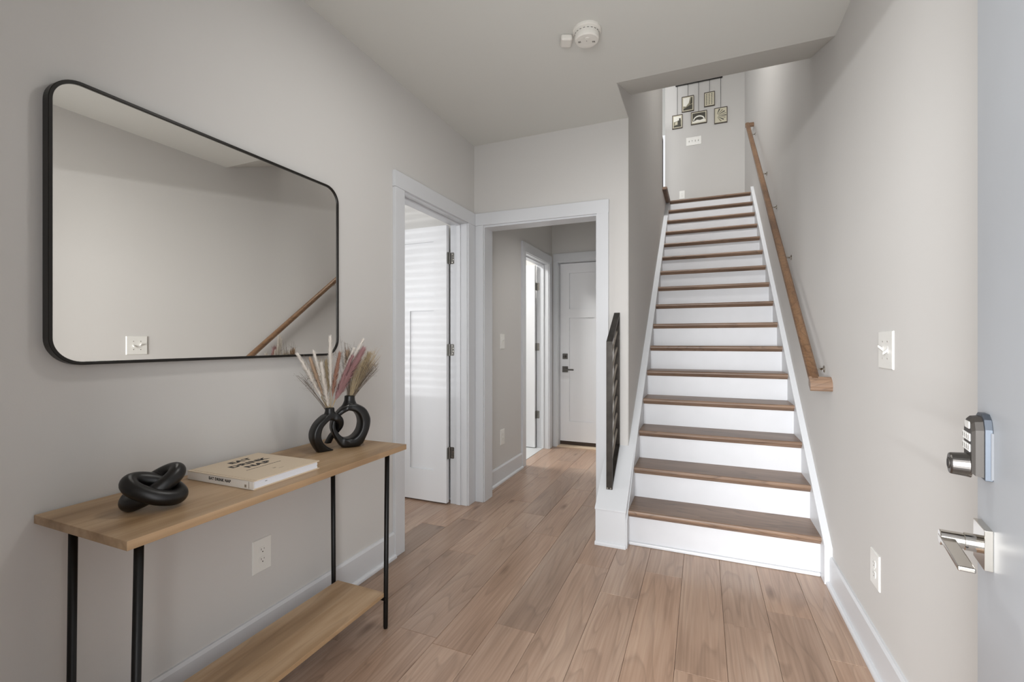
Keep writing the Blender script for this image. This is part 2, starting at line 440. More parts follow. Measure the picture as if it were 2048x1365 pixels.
# ------------------------------------------------------------------ baseboards and casings
def baseboard(name, axis, base, d, a0, a1, label, shoe=True, h=0.145):
    """board standing on the floor against a wall plane; d = direction into the room (+1 / -1)"""
    t = thing(name, label, 'baseboard', kind='structure')
    prof = [(0, 0), (.014 * d, 0), (.014 * d, h - .012), (.008 * d, h), (0, h)]
    sp = [(.014 * d, 0), (.030 * d, 0), (.030 * d, .008)] + [(.014 * d + .016 * d * math.cos(q), .008 + .012 * math.sin(q)) for q in (R(30), R(60), R(90))]
    pr = [(base + u, v) for u, v in prof]; ss = [(base + u, v) for u, v in sp]
    if axis == 'y':
        MB().prism(pr, 'y', a0, a1).build('board', M_TRIM, t)
        if shoe: MB().prism(ss, 'y', a0, a1).build('shoe_moulding', M_TRIM, t)
    else:
        MB().prism([(u, v) for u, v in pr], 'x', a0, a1).build('board', M_TRIM, t)
        if shoe: MB().prism(ss, 'x', a0, a1).build('shoe_moulding', M_TRIM, t)
    return t
baseboard('baseboard_left', 'y', XL, 1, 0.18, 2.132, 'white baseboard under the mirror wall')
baseboard('baseboard_right', 'y', XR, -1, 0.18, 2.738, 'white baseboard along the right wall')
baseboard('baseboard_hall', 'y', XL, 1, YB + .145, 4.124, 'white baseboard in the hall beyond the opening')
baseboard('baseboard_bedroom', 'x', 3.10, -1, -4.3, XI, 'white baseboard behind the bedroom door')
box('baseboard_upper', M_TRIM, None, -0.570, XR, YF - .014, YF, UP, UP + .14); tag(bpy.data.objects['baseboard_upper'], 'white baseboard at the stair top wall', 'baseboard', kind='structure')

def hinge(parent, x, y, z, side=1):
    """knuckle between the door edge and the jamb; leaf plates on both"""
    hb = MB().prism(rrect(x - .004, x + .030, z - .044, z + .044, .008, 4), 'y', y - .0015, y + .0015).build('hinge', M_STEEL, parent)
    MB().cyl((x - .006, y - .007, z - .045), (x - .006, y - .007, z + .045), .0055, n=10).build('hinge_pin', M_STEEL, hb, smooth=False)
    MB().prism(rrect(y - .036, y - .010, z - .044, z + .044, .008, 4), 'x', x - .010, x - .007).build('hinge_leaf', M_STEEL, hb)
    for dx, dz in ((.012, .030), (.021, .010), (.021, -.010), (.012, -.030)):
        MB().lathe([(0.0038, 0), (0.0036, -.0012), (.001, -.0016)], (x + dx, y - .0012, z + dz), 'y', 8).build('screw', M_CHROME, hb)
    return hb

def panel_leaf(name, m, parent, fx, faces, u0, u1, z0, z1, thick):
    """craftsman leaf: wide upper panel over two tall panels, recessed 6 mm.  fx(u, t, z) -> xyz; t = depth from the visible face"""
    W = u1 - u0; st = 0.112
    topz = z1 - .115; midz1 = topz - .42; midz0 = midz1 - .105; botz = z0 + .235
    uc = (u0 + u1) / 2; mw = .105
    ub = [u0, u0 + st, uc - mw / 2, uc + mw / 2, u1 - st, u1]
    bars = [(u0, u0 + st, z0, z1), (u1 - st, u1, z0, z1), (u0 + st, u1 - st, topz, z1), (u0 + st, u1 - st, midz0, midz1), (u0 + st, u1 - st, z0, botz), (uc - mw / 2, uc + mw / 2, botz, midz0)]
    def bx(mb, a0, a1, t0, t1, c0, c1):
        pts = [fx(a, t, c) for c in (c0, c1) for a, t in ((a0, t0), (a1, t0), (a1, t1), (a0, t1))]
        mb.add(pts, [(0, 3, 2, 1), (4, 5, 6, 7), (0, 1, 5, 4), (1, 2, 6, 5), (2, 3, 7, 6), (3, 0, 4, 7)])
    b = MB()
    for (a0, a1, c0, c1) in bars: bx(b, a0, a1, 0, thick, c0, c1)
    leaf = b.build(name, m, parent)
    for (a0, a1, c0, c1) in ((u0 + st, u1 - st, midz1, topz), (u0 + st, uc - mw / 2, botz, midz0), (uc + mw / 2, u1 - st, botz, midz0)):
        p = MB(); bx(p, a0 + .0025, a1 - .0025, .011, thick - .011, c0 + .0025, c1 - .0025); p.build('panel', m, leaf)
        p = MB(); bx(p, a0, a1, .0125, thick - .0125, c0, c1); p.build('panel_groove', M_TRIM, leaf)
    return leaf

CW = 0.0885
def side_door(name, ya, yb, label, leaf_top, leaf_w, casing_right_w, hz):
    """a door in the left wall opening 90 degrees into the room beyond, hinged at the far jamb"""
    t = thing(name, label, 'door', (XL, (ya + yb) / 2, 0), kind='structure')
    jx0, jx1 = XI - .004, XL + .006
    # jambs
    box('jamb', M_TRIM, t, jx0, jx1, yb, yb + .019, 0, HD)
    box('jamb', M_TRIM, t, jx0, jx1, ya - .019, ya, 0, HD)
    box('jamb', M_TRIM, t, jx0, jx1, ya, yb, HD - .014, HD + .005)
    # stops
    sx0, sx1 = XL - .079, XL - .045
    box('door_stop', M_TRIM, t, sx0, sx1, yb - .011, yb, 0, HD - .014, bevel=.003)
    box('door_stop', M_TRIM, t, sx0, sx1, ya, ya + .011, 0, HD - .014, bevel=.003)
    box('door_stop', M_TRIM, t, sx0, sx1, ya, yb, HD - .025, HD - .014, bevel=.003)
    # casing, foyer side
    r = .006
    box('casing', M_TRIM, t, XL, XL + .020, ya - r - CW, ya - r, 0, HD - .009, bevel=.0015)
    box('casing', M_TRIM, t, XL, XL + .020, yb + r, yb + r + casing_right_w, 0, HD - .009, bevel=.0015)
    box('head_casing', M_TRIM, t, XL, XL + .0205, ya - r - CW - .003, yb + r + casing_right_w, HD - .008, HD + .085, bevel=.0015)
    # casing, room side
    box('casing', M_TRIM, t, XI - .02, XI, yb + r + .03, yb + r + CW, 0, HD)
    # leaf at 90 degrees
    y0 = yb - .043; x0 = XI - .014
    fx = lambda u, tt, z: (x0 - u, y0 + tt, z)
    panel_leaf('door_leaf', M_DOOR, t, fx, None, 0, leaf_w, .012, leaf_top, .035)
    for z in hz: hinge(t, XI - .002, yb, z)
    return t
side_door('door_1', D1a, D1b, 'open white panelled bedroom door in the left wall, nearest the mirror', 2.105, .762, .105, (1.86, 1.165, .385))
side_door('door_3', D3a, D3b, 'half hidden open white bathroom door in the hall wall', 2.105, .72, .088, (1.86, 1.165, .385))

# cased opening in the back wall
t = thing('door_2', 'white cased opening without a door leading into the hall', 'opening', (-1.1, YB, 0), kind='structure')
box('jamb', M_TRIM, t, O2a - .019, O2a, YB - .006, YB + .131, 0, HD)
box('jamb', M_TRIM, t, O2b, O2b + .019, YB - .006, YB + .131, 0, HD)
box('jamb', M_TRIM, t, O2a, O2b, YB - .006, YB + .131, HD - .024, HD - .005)
box('casing', M_TRIM, t, XL + .020, O2a - .006, YB - .020, YB, 0, HD - .009, bevel=.0015)
box('casing', M_TRIM, t, O2b + .006, -0.592, YB - .020, YB, 0, HD - .009, bevel=.0015)
hc = MB()
x0, x1 = XL + .020, -0.590
hc.prism([(x0, HD - .008), (x1, HD - .014), (x1, HD + .078), (x0, HD + .085)], 'y', YB - .0205, YB)
hc.build('head_casing', M_TRIM, t, bevel=.0015)
box('casing', M_TRIM, t, O2a - .019 - .07, O2a - .006, YB + .125, YB + .145, 0, HD)
box('casing', M_TRIM, t, O2b + .006, O2b + .08, YB + .125, YB + .145, 0, HD)

# far door at the hall end
t = thing('door_4', 'closed white panelled door at the hall end with nickel lever', 'door', (-1.1, YE, 0), kind='structure')
FX0, FX1, FT = -1.556, -0.64, 2.145
box('jamb', M_TRIM, t, FX0 - .022, FX0 - .004, YE - .004, YE + .13, 0, FT + .02)
box('jamb', M_TRIM, t, FX1 + .004, FX1 + .022, YE - .004, YE + .13, 0, FT + .02)
box('jamb', M_TRIM, t, FX0 - .004, FX1 + .004, YE - .004, YE + .13, FT + .006, FT + .022)
box('casing', M_TRIM, t, XL + .021, FX0 - .010, YE - .020, YE, 0, FT + .012, bevel=.0015)
box('casing', M_TRIM, t, FX1 + .010, FX1 + .09, YE - .020, YE, 0, FT + .012, bevel=.0015)
box('head_casing', M_TRIM, t, XL + .021, FX1 + .09, YE - .0205, YE, FT + .013, FT + .105, bevel=.0015)
box('dark_gap', M_DARKGAP, t, FX0 - .004, FX1 + .004, YE + .125, YE + .13, 0, FT + .006)
fx = lambda u, tt, z: (FX0 + u, YE + .085 + tt, z)
panel_leaf('door_leaf', M_DOOR, t, fx, None, 0, FX1 - FX0, .055, FT, .04)
box('door_sweep', mat('sweep_brown', (58, 44, 34), .7), t, FX0, FX1, YE + .088, YE + .12, .013, .055)
lx = FX0 + .062
db = MB().box(lx - .031, lx + .031, YE + .075, YE + .086, 1.02, 1.085).build('deadbolt', M_NICKEL, t, bevel=.003)
MB().lathe([(.016, 0), (.016, -.006), (.011, -.010)], (lx, YE + .075, 1.052), 'y', 16).build('thumb_turn_rose', M_NICKEL_D, db)
MB().box(lx - .003, lx + .003, YE + .055, YE + .068, 1.037, 1.067).build('thumb_turn', M_NICKEL, db)
lv = MB().box(lx - .034, lx + .034, YE + .074, YE + .086, .865, .935).build('lever_handle', M_NICKEL, t, bevel=.003)
MB().cyl((lx, YE + .076, .898), (lx, YE + .034, .898), .011, n=14).build('lever_stem', M_NICKEL, lv, smooth=False)
MB().box(lx - .012, lx + .115, YE + .028, YE + .040, .889, .907).build('lever_arm', M_NICKEL, lv, bevel=.003)

# ------------------------------------------------------------------ staircase
st = thing('staircase', 'straight staircase with brown oak treads and white risers', 'staircase', (0, 2.8, 0))
TL, TR = -0.412, 0.570
def nosing_prof(y0, y1, zt):
    p = [(y1, zt - .026), (y1, zt), (y0 + .008, zt), (y0 + .003, zt - .003), (y0, zt - .010), (y0, zt - .017), (y0 + .003, zt - .023), (y0 + .008, zt - .026)]
    return p
for n in range(1, 17):
    yn = NOSE0 + RUN * (n - 1); zt = ztop(n)
    zb = 0 if n == 1 else ztop(n - 1)
    yr = yn + .030
    y1 = yr + RUN if n < 16 else yr + .09
    tr = MB().prism(nosing_prof(yn, y1, zt), 'x', TL, TR).build('tread', M_TREAD, st, origin=((TL + TR) / 2, yn, zt))
    MB().prism([(yr, zt - .026), (yr - .020, zt - .026), (yr - .018, zt - .031), (yr - .010, zt - .037), (yr - .007, zt - .042), (yr, zt - .042)], 'x', TL, TR).build('cove_moulding', M_TREAD, tr)
    box('riser', M_RISER, st, TL, TR, yr, yr + .018, zb, zt - .026)
box('shoe_moulding', M_TRIM, st, TL, TR, 2.811, 2.826, 0, .020, bevel=.006, seg=3)
def lft(y): return .218 + .781 * (y - 2.745)
def rgt(y): return .196 + .785 * (y - 2.745)
# left curb that carries the small railing, then the skirt along the wall
cb = MB().prism([(2.747, 0), (2.747, .214), (YB, lft(YB) - .004), (YB, 0)], 'x', -.601, -.420)
cb.build('curb', M_TRIM, st, bevel=.002)
MB().prism([(2.743, .212), (2.743, .219), (YB + .001, lft(YB) + .004), (YB + .001, lft(YB) - .004)], 'x', -.604, -.4175).build('curb_cap', M_TRIM, st, bevel=.001)
MB().prism([(2.747, -0.0), (2.733, 0), (2.733, .012), (2.741, .020), (2.747, .020)], 'x', -.603, -.418).build('shoe_moulding', M_TRIM, st)
ye = 6.56
MB().prism([(2.75, 0), (2.75, .17), (YB, lft(YB)), (ye, min(lft(ye), UP - .02)), (ye, lft(ye) - .5), (YB, 0)], 'x', XS + .0, TL).build('skirt_board', M_TRIM, st)
MB().prism([(2.737, 0), (2.737, .190), (ye + .05, rgt(ye + .05)), (ye + .05, rgt(ye) - .5), (3.3, 0)], 'x', TR, XR).build('skirt_board', M_TRIM, st, bevel=.0015)
# floor edge upstairs along the open side
MB().prism([(XS - .01, UP - .03), (XS - .01, UP), (TL - .004, UP), (TL + .008, UP - .006), (TL + .008, UP - .022), (TL - .004, UP - .03)], 'y', 5.95, 6.60).build('landing_nosing', M_TREAD, st)
o = MB().box(-5.0, XR, 6.64, YF, UP - .3, UP - .001).box(-5.0, XS - .005, 5.95, 10.5, UP - .3, UP - .001).build('floor_upper', M_TREAD)
tag(o, 'upstairs wooden floor at the stair top', 'floor', kind='structure')

# ------------------------------------------------------------------ stair railing (dark steel) on the curb
sr = thing('stair_railing', 'short dark steel railing panel on the white curb beside the first steps', 'railing', (-.536, 2.86, .30))
rx0, rx1 = -.555, -.517
y0, y1 = 2.852, 3.132
def zb_(y): return lft(y) + .004
def zt_(y): return 1.218 + .70 * (y - y0)
MB().prism([(y0, zb_(y0)), (y0, zt_(y0)), (y0 + .010, zt_(y0 + .010)), (y0 + .010, zb_(y0 + .010))], 'x', rx0, rx1).build('post', M_RAILMETAL, sr)
MB().prism([(y1 - .010, zb_(y1 - .010)), (y1 - .010, zt_(y1 - .010)), (y1, zt_(y1)), (y1, zb_(y1))], 'x', rx0, rx1).build('post', M_RAILMETAL, sr)
MB().prism([(y0 + .0, zt_(y0) - .0005), (y1, zt_(y1) - .0005), (y1, zt_(y1) + .0115), (y0, zt_(y0) + .0115)], 'x', rx0, rx1).build('top_rail', M_RAILMETAL, sr)
MB().prism([(y0 + .010, zb_(y0 + .01) + .006), (y1 - .01, zb_(y1 - .01) + .006), (y1 - .01, zb_(y1 - .01) + .018), (y0 + .010, zb_(y0 + .01) + .018)], 'x', rx0, rx1).build('bottom_rail', M_RAILMETAL, sr)
for k in range(1, 8):
    f = k / 8.0
    za = zb_(y0) + (zt_(y0) - zb_(y0)) * f; zc = zb_(y1) + (zt_(y1) - zb_(y1)) * f
    MB().cyl((-.536, y0 + .008, za), (-.536, y1 - .008, zc), .0062, n=10).build('rod', mat('rod_steel', (168, 160, 150), .3, 0.9) if k == 1 else bpy.data.materials['rod_steel'], sr)
for dx in (-.012, .008):
    MB().lathe([(.005, 0), (.005, -.004), (.002, -.006)], (-.536 + dx, y0 + .002, zb_(y0) - .002 + .010), 'y', 10).build('bolt', M_CHROME, sr)

# railing upstairs, seen edge-on
ur = thing('landing_railing', 'black metal railing upstairs along the open side of the stairwell', 'railing', (-.50, 6.0, UP))
for yy in (5.975, 6.50):
    MB().box(-.530, -.495, yy, yy + .03, UP, UP + .80).build('post', M_BLACKMETAL, ur)
MB().box(-.530, -.495, 5.975, 6.53, UP + .80, UP + .83).build('top_rail', M_BLACKMETAL, ur)
for k in range(7):
    MB().cyl((-.512, 5.98, UP + .10 + k * .1), (-.512, 6.52, UP + .10 + k * .1), .006, n=8).build('rod', M_BLACKMETAL, ur)

# ------------------------------------------------------------------ handrail on the right wall
hr = thing('handrail', 'sloping oak handrail with wall returns on the right wall', 'handrail', (.54, 2.73, 1.0))
yA, zA, yB2, zB2 = 2.735, 1.018, 6.58, 4.043
sl = (zB2 - zA) / (yB2 - yA)
rail_prof = [(.555, 0), (.5585, -.012), (.5555, -.022), (.557, -.027), (.552, -.036), (.516, -.036), (.511, -.027), (.5125, -.022), (.5095, -.012), (.513, 0), (.523, .008), (.545, .008)]
def rail_loop(y, dz): return [(x, y, zA + sl * (y - yA) + z * 1.15 + dz) for x, z in rail_prof]
MB().rings([rail_loop(yA + .02, 0), rail_loop((yA + yB2) / 2, 0), rail_loop(yB2, 0)]).build('rail', M_RAILWOOD, hr)
# bottom return to the wall: same profile turned across
ret = [(.0, 0), (-.004, -.012), (-.001, -.022), (-.003, -.027), (.002, -.036), (.040, -.036), (.044, -.027), (.042, -.022), (.045, -.012), (.042, 0), (.032, .008), (.010, .008)]
MB().rings([[(x, yA + u, zA + v * 1.15 + .78 * u * .9) for u, v in ret] for x in (.5085, .545, XR)]).build('rail_return', M_TREAD, hr)
MB().rings([[(x, yB2 - .044 + u, zB2 - .035 + v * 1.15 + .78 * u * .9) for u, v in ret] for x in (.5085, .545, XR)]).build('rail_return', M_RAILWOOD, hr)
for yb_ in (2.905, 3.88, 4.6, 5.26, 6.35):
    zc = zA + sl * (yb_ - yA) - .045
    br = MB().lathe([(.020, 0), (.020, -.004), (.014, -.008), (.006, -.010)], (XR, yb_, zc - .025), 'x', 18).build('bracket', M_CHROME, hr)
    MB().tube([(XR - .006, yb_, zc - .025), (XR - .045, yb_, zc - .025), (XR - .060, yb_, zc - .018), (XR - .070, yb_, zc - .002)], .006, 8).build('bracket_arm', M_CHROME, br, smooth=True)
    MB().box(.522, .548, yb_ - .012, yb_ + .012, zc - .004, zc + .002).build('bracket_saddle', M_CHROME, br)

# ------------------------------------------------------------------ front door leaf, open against the right wall
PHI = 11.5
fd = thing('door_5', 'grey front door leaf standing open at the right edge', 'door', (.461, 1.089, 0), R(-PHI), kind='structure')
MB().box(0, .045, -.914, 0, .012, 2.09).build('door_leaf', M_FDOOR, fd, local=True)
kp = MB().prism([(-.093, 1.000), (-.027, 1.000), (-.027, 1.085), (-.034, 1.101), (-.047, 1.109), (-.073, 1.109), (-.086, 1.101), (-.093, 1.085)], 'x', -.010, 0)
kp = kp.build('keypad_lock', M_PLATEMETAL, fd, local=True, bevel=.001)
MB().prism([(-.0945, 1.003), (-.0255, 1.003), (-.0255, 1.08), (-.0945, 1.08)], 'x', -.0030, .0).build('gasket', M_GASKET, kp, local=True)
bd = MB()
p0 = [(-.088, 1.004), (-.032, 1.004), (-.032, 1.083), (-.038, 1.097), (-.049, 1.104), (-.071, 1.104), (-.082, 1.097), (-.088, 1.083)]
c0 = (-.06, 1.05)
def sc_(p, k): return (c0[0] + (p[0] - c0[0]) * k, c0[1] + (p[1] - c0[1]) * k)
bd.rings([[(-.009, p[0], p[1]) for p in p0], [(-.020, *sc_(p, .97)) for p in p0], [(-.0245, *sc_(p, .88)) for p in p0]])
bd.build('lock_body', M_NICKEL_D, kp, local=True)
MB().prism(rrect(-.074, -.046, 1.0825, 1.0945, .002, 3), 'x', -.0258, -.024).build('lock_badge', M_PLATE, kp, local=True)
for zr in (1.068, 1.050):
    for k in range(4):
        yk = -.0775 + k * .0118
        MB().box(-.0262, -.024, yk, yk + .0108, zr - .0065, zr + .0065).build('button', M_PLATE, kp, local=True, bevel=.0008)
        MB().box(-.0265, -.0261, yk + .0045, yk + .0062, zr - .0035, zr + .0035).build('button_mark', M_PLATE_D, kp, local=True)
MB().lathe([(.0215, 0), (.0205, -.004), (.0185, -.024), (.0175, -.026), (.0165, -.0265)], (-.022, -.06, 1.018), 'x', 36).build('key_cylinder', M_NICKEL, kp, local=True)
MB().lathe([(.0095, 0), (.0095, -.0015), (.0085, -.002)], (-.0482, -.06, 1.018), 'x', 20).build('key_plug', M_NICKEL_D, kp, local=True)
MB().box(-.0508, -.0495, -.0612, -.0588, 1.012, 1.024).build('keyway', M_DARKGAP, kp, local=True)
lh = MB().box(-.011, 0, -.0935, -.0265, .851, .918).build('lever_handle', M_CHROME, fd, local=True, bevel=.0008)
MB().cyl((-.010, -.06, .884), (-.030, -.06, .884), .0150, n=28).build('lever_collar', M_CHROME, lh, local=True, bevel=.0008)
MB().cyl((-.028, -.06, .884), (-.061, -.06, .884), .0135, n=28).build('lever_stem', M_CHROME, lh, local=True, bevel=.0012)
MB().box(-.062, -.041, -.198, -.052, .8805, .8885).build('lever_arm', M_CHROME, lh, local=True, bevel=.0022, seg=3)
MB().lathe([(.0022, 0), (.0022, -.001)], (-.028, -.0735, .8795), 'y', 8).build('set_screw', M_DARKGAP, lh, local=True)

# ------------------------------------------------------------------ mirror
mi = thing('wall_mirror', 'large rounded black framed mirror on the left wall above the console table', 'mirror', (XL, 1.16, 1.56))
MY0, MY1, MZ0, MZ1, RAD = .638, 1.684, 1.166, 1.957, .075
fw, dep = .0095, .030
outer = rrect(MY0, MY1, MZ0, MZ1, RAD, 14); inner = rrect(MY0 + fw, MY1 - fw, MZ0 + fw, MZ1 - fw, RAD - fw, 14)
loops = [[(XL + .001, y, z) for y, z in outer], [(XL + dep - .0015, y, z) for y, z in outer], [(XL + dep, y + (yi - y) * .15, z + (zi - z) * .15) for (y, z), (yi, zi) in zip(outer, inner)],
         [(XL + dep, y + (yi - y) * .9, z + (zi - z) * .9) for (y, z), (yi, zi) in zip(outer, inner)], [(XL + dep - .0015, y, z) for y, z in inner], [(XL + .012, y, z) for y, z in inner]]
MB().rings(loops, cap=False).build('frame', M_FRAMEBLACK, mi)
g = MB(); n = len(inner)
gi = rrect(MY0 + fw - .002, MY1 - fw + .002, MZ0 + fw - .002, MZ1 - fw + .002, RAD - fw, 14)
g.add([(XL + dep - .005, y, z) for y, z in gi] + [(XL + .004, y, z) for y, z in gi], [tuple(range(len(gi))), tuple(range(2 * len(gi) - 1, len(gi) - 1, -1))] + [(i, (i + 1) % len(gi), (i + 1) % len(gi) + len(gi), i + len(gi)) for i in range(len(gi))])
g.build('mirror_glass', M_GLASS_M, mi)

# ------------------------------------------------------------------ console table
ct = thing('console_table', 'narrow console table with light oak top, lower shelf and thin black legs', 'table', (-1.42, 1.14, 0))
TZ = .775
box('table_top', M_TABLE, ct, -1.622, -1.211, .618, 1.681, TZ - .0225, TZ, bevel=.0012)
box('shelf', M_TABLE, ct, -1.516, -1.255, .66, 1.588, .138, .155, bevel=.001)
for lx, ly in ((-1.237, .656), (-1.54, .664), (-1.237, 1.580), (-1.54, 1.583)):
    fxx = -.018 if lx > -1.4 else -.006
    fyy = .012 if ly > 1 else -.004
    MB().tube([(lx + fxx, ly + fyy, .0), (lx + fxx, ly + fyy, .012), (lx, ly, TZ - .022)], [.0085, .0098, .0098], 18).build('leg', M_BLACKMETAL, ct, smooth=True)
for yy in (.664, 1.583):
    MB().box(-1.54, -1.245, yy - .008, yy + .008, .126, .138).build('shelf_bracket', M_BLACKMETAL, ct)
    MB().prism([(-1.262, .137), (-1.246, .137), (-1.246, .112)], 'y', yy - .004, yy + .004).build('shelf_gusset', M_BLACKMETAL, ct)

# ------------------------------------------------------------------ book
bk = thing('book', 'beige hardcover book with black title lying on the console table', 'book', (-1.267, .978, TZ), 0)
# book axes from its corners: front spine corner A, along the tail edge (u), along the spine towards the wall (v)
A = Vector((-1.267, .978, TZ)); uL, vL, bh = .262, .307, .0285
ang = R(90.5); U = Vector((math.cos(ang), math.sin(ang), 0)); V = Vector((-math.sin(ang), math.cos(ang), 0))
def bkp(u, v, z): return A + U * u + V * v + Vector((0, 0, z))
def bbox(mb, u0, u1, v0, v1, z0, z1):
    pts = [bkp(u, v, z) for z in (z0, z1) for u, v in ((u0, v0), (u1, v0), (u1, v1), (u0, v1))]
    mb.add(pts, [(0, 3, 2, 1), (4, 5, 6, 7), (0, 1, 5, 4), (1, 2, 6, 5), (2, 3, 7, 6), (3, 0, 4, 7)])
b = MB(); bbox(b, .002, uL, 0, vL, 0, .0030); b.build('back_cover', M_COVER, bk)
b = MB(); bbox(b, .012, uL, 0, vL, bh - .0030, bh); bbox(b, .0, .0095, 0, vL, bh - .0027, bh - .0002); b.build('front_cover', M_COVER, bk)
b = MB(); bbox(b, .010, .0135, .0005, vL - .0005, bh - .0030, bh - .0010); b.build('hinge_groove', M_COVER, bk)
b = MB(); bbox(b, 0, .0030, 0, vL, .0008, bh - .0006); b.build('spine', M_SPINE, bk, bevel=.0008)
b = MB()
for k in range(4): bbox(b, .004, uL - .005 - .0006 * (k % 2), .0045 + .0006 * (k % 2), vL - .004, .0030 + k * .00563, .0030 + (k + 1) * .00563)
b.build('pages', M_PAGES, bk)
b = MB(); bbox(b, .045, .052, .0040, .0047, .0158, .0172); b.build('ribbon', M_INK, bk)
def put_text(body, cap, width, o, right, up, off, m):
    """lettering laid on a face: cap height and overall width in metres"""
    me = text_mesh(body, 1.0, off / cap * .69, .0004 / cap * .69, 1.08)
    xs = [v.co.x for v in me.vertices]; x0, x1 = min(xs), max(xs)
    ys = [v.co.y for v in me.vertices]; y0, y1 = min(ys), max(ys)
    nrm = right.cross(up)
    for v in me.vertices:
        c = v.co.copy()
        v.co = (Vector(o) + right * ((c.x - x0) / (x1 - x0) * width) + up * ((c.y - y0) / (y1 - y0) * cap) + nrm * (.00025 if c.z > 0 else 0)) - ORG[bk.name]
    me.materials.clear(); me.materials.append(m)
    ob = bpy.data.objects.new('lettering', me); COL.objects.link(ob); ob.parent = bk; ORG[ob.name] = ORG[bk.name]
    return ob
for body, u_, v_, w_ in (('EAT', .1100, .2425, .080), ('DRINK', .0765, .1930, .143), ('NAP', .1005, .1480, .092)):
    put_text(body, .0285, w_, bkp(u_, v_, bh), U, V, .0023, M_INK)
b = MB(); rt = random.Random(3); uu = .0741
while uu < .205:
    wd = rt.uniform(.004, .011); bbox(b, uu, uu + wd, 1245e-4, .1277, bh, bh + .0003); uu += wd + .0016
b.build('subtitle', M_INK, bk)
b = MB(); bbox(b, .128, .141, .072, .074, bh, bh + .0003); bbox(b, .127, .138, .066, .068, bh, bh + .0003); bbox(b, .138, .157, .053, .0542, bh, bh + .0003); b.build('imprint', M_INKGREY, bk)
put_text('EAT DRINK NAP', .0094, .102, bkp(-.0002, .2015, .0118), -V, Vector((0, 0, 1)), .0006, M_INK)
b = MB(); bbox(b, -.0004, .0, .030, .038, .006, .0145); bbox(b, -.0004, 0, .0185, .0205, .004, .0245); b.build('spine_mark', M_INKGREY, bk)

# ------------------------------------------------------------------ knot ornament
def remesh(mb, voxel, smooth=6, decimate=None):
    me = bpy.data.meshes.new('tmp'); me.from_pydata(mb.v, [], mb.f)
    bm = bmesh.new(); bm.from_mesh(me); bmesh.ops.recalc_face_normals(bm, faces=bm.faces); bm.to_mesh(me); bm.free()
    o = bpy.data.objects.new('tmp', me); COL.objects.link(o)
    r = o.modifiers.new('r', 'REMESH'); r.mode = 'VOXEL'; r.voxel_size = voxel
    s = o.modifiers.new('s', 'SMOOTH'); s.factor = .5; s.iterations = smooth
    dg = bpy.context.evaluated_depsgraph_get(); dg.update()
    res = bpy.data.meshes.new_from_object(o.evaluated_get(dg))
    bpy.data.objects.remove(o); bpy.data.meshes.remove(me)
    res.polygons.foreach_set('use_smooth', [True] * len(res.polygons))
    return res

KC = Vector((-1.392, .776, TZ))
kr, kd = local_frame(KC.x, KC.y, 0.0)
kz = Vector((0, 0, 1))
def oval(c, u, v, n=72): return [c + u * math.cos(2 * math.pi * i / n) + v * math.sin(2 * math.pi * i / n) for i in range(n)]
RK = .0212
r1 = oval(kz * .049 + kd * -.006, kr * .0540 - kz * .020, kd * .036 + kz * .016 - kr * .008)
r2 = oval(kz * .052 + kd * .012 - kr * .003, kr * .0530 + kz * .034 + kd * .004, kd * .035 + kz * .006 - kr * .006)
zmin = min(p.z for p in r1 + r2) - RK
kb = MB()
for rr_ in (r1, r2): kb.tube([KC + p - kz * zmin for p in rr_], RK, 22, closed=True)
ko = kb.build('knot_sculpture', M_KNOT, None, smooth=True, origin=KC)
tag(ko, 'black ornament of two interlocked rings on the near end of the console table', 'ornament')

# ------------------------------------------------------------------ vases
def arm(mb, C, ea, en, stations, K, n=20):
    """stations: outer (a,z), inner (a,z), half depth, depth offset  -> swept rounded section"""
    loops = []
    raw = [(o_[0], o_[1], i_[0], i_[1], h_, q_) for o_, i_, h_, q_ in stations]
    shut = raw[0] == raw[-1]; m_ = len(raw); fine = []
    for i in range(m_ - 1):                       # Catmull-Rom between the stations
        pa = raw[i - 1] if i > 0 else (raw[-2] if shut else raw[0]); pb_, pc = raw[i], raw[i + 1]
        pd = raw[i + 2] if i + 2 < m_ else (raw[1] if shut else raw[-1])
        for k in range(5):
            t = k / 5
            fine.append([.5 * (2 * b_ + (c_ - a_) * t + (2 * a_ - 5 * b_ + 4 * c_ - d_) * t * t + (3 * b_ - a_ - 3 * c_ + d_) * t ** 3) for a_, b_, c_, d_ in zip(pa, pb_, pc, pd)])
    fine.append(list(raw[-1]))
    for ao, zo, ai, zi, hd, q in fine:
        cA, cZ = (ao + ai) / 2, (zo + zi) / 2; ra, rz = (ao - ai) / 2, (zo - zi) / 2
        l = []
        for k in range(n):
            t = 2 * math.pi * k / n
            ct_, sn = math.cos(t), math.sin(t)
            e = 0.58
            cu = math.copysign(abs(ct_) ** e, ct_); su = math.copysign(abs(sn) ** e, sn)
            l.append(C + ea * ((cA + ra * cu)) + Vector((0, 0, cZ + rz * cu)) + en * (q + hd * su))
        loops.append(l)
    mb.rings(loops)

def neck(mb, c, ea, en, prof, dmax, n=28):
    mb.rings([[c + ea * (r * math.cos(2 * math.pi * k / n)) + en * (min(r, dmax) * math.sin(2 * math.pi * k / n)) + Vector((0, 0, h)) for k in range(n)] for r, h in prof])

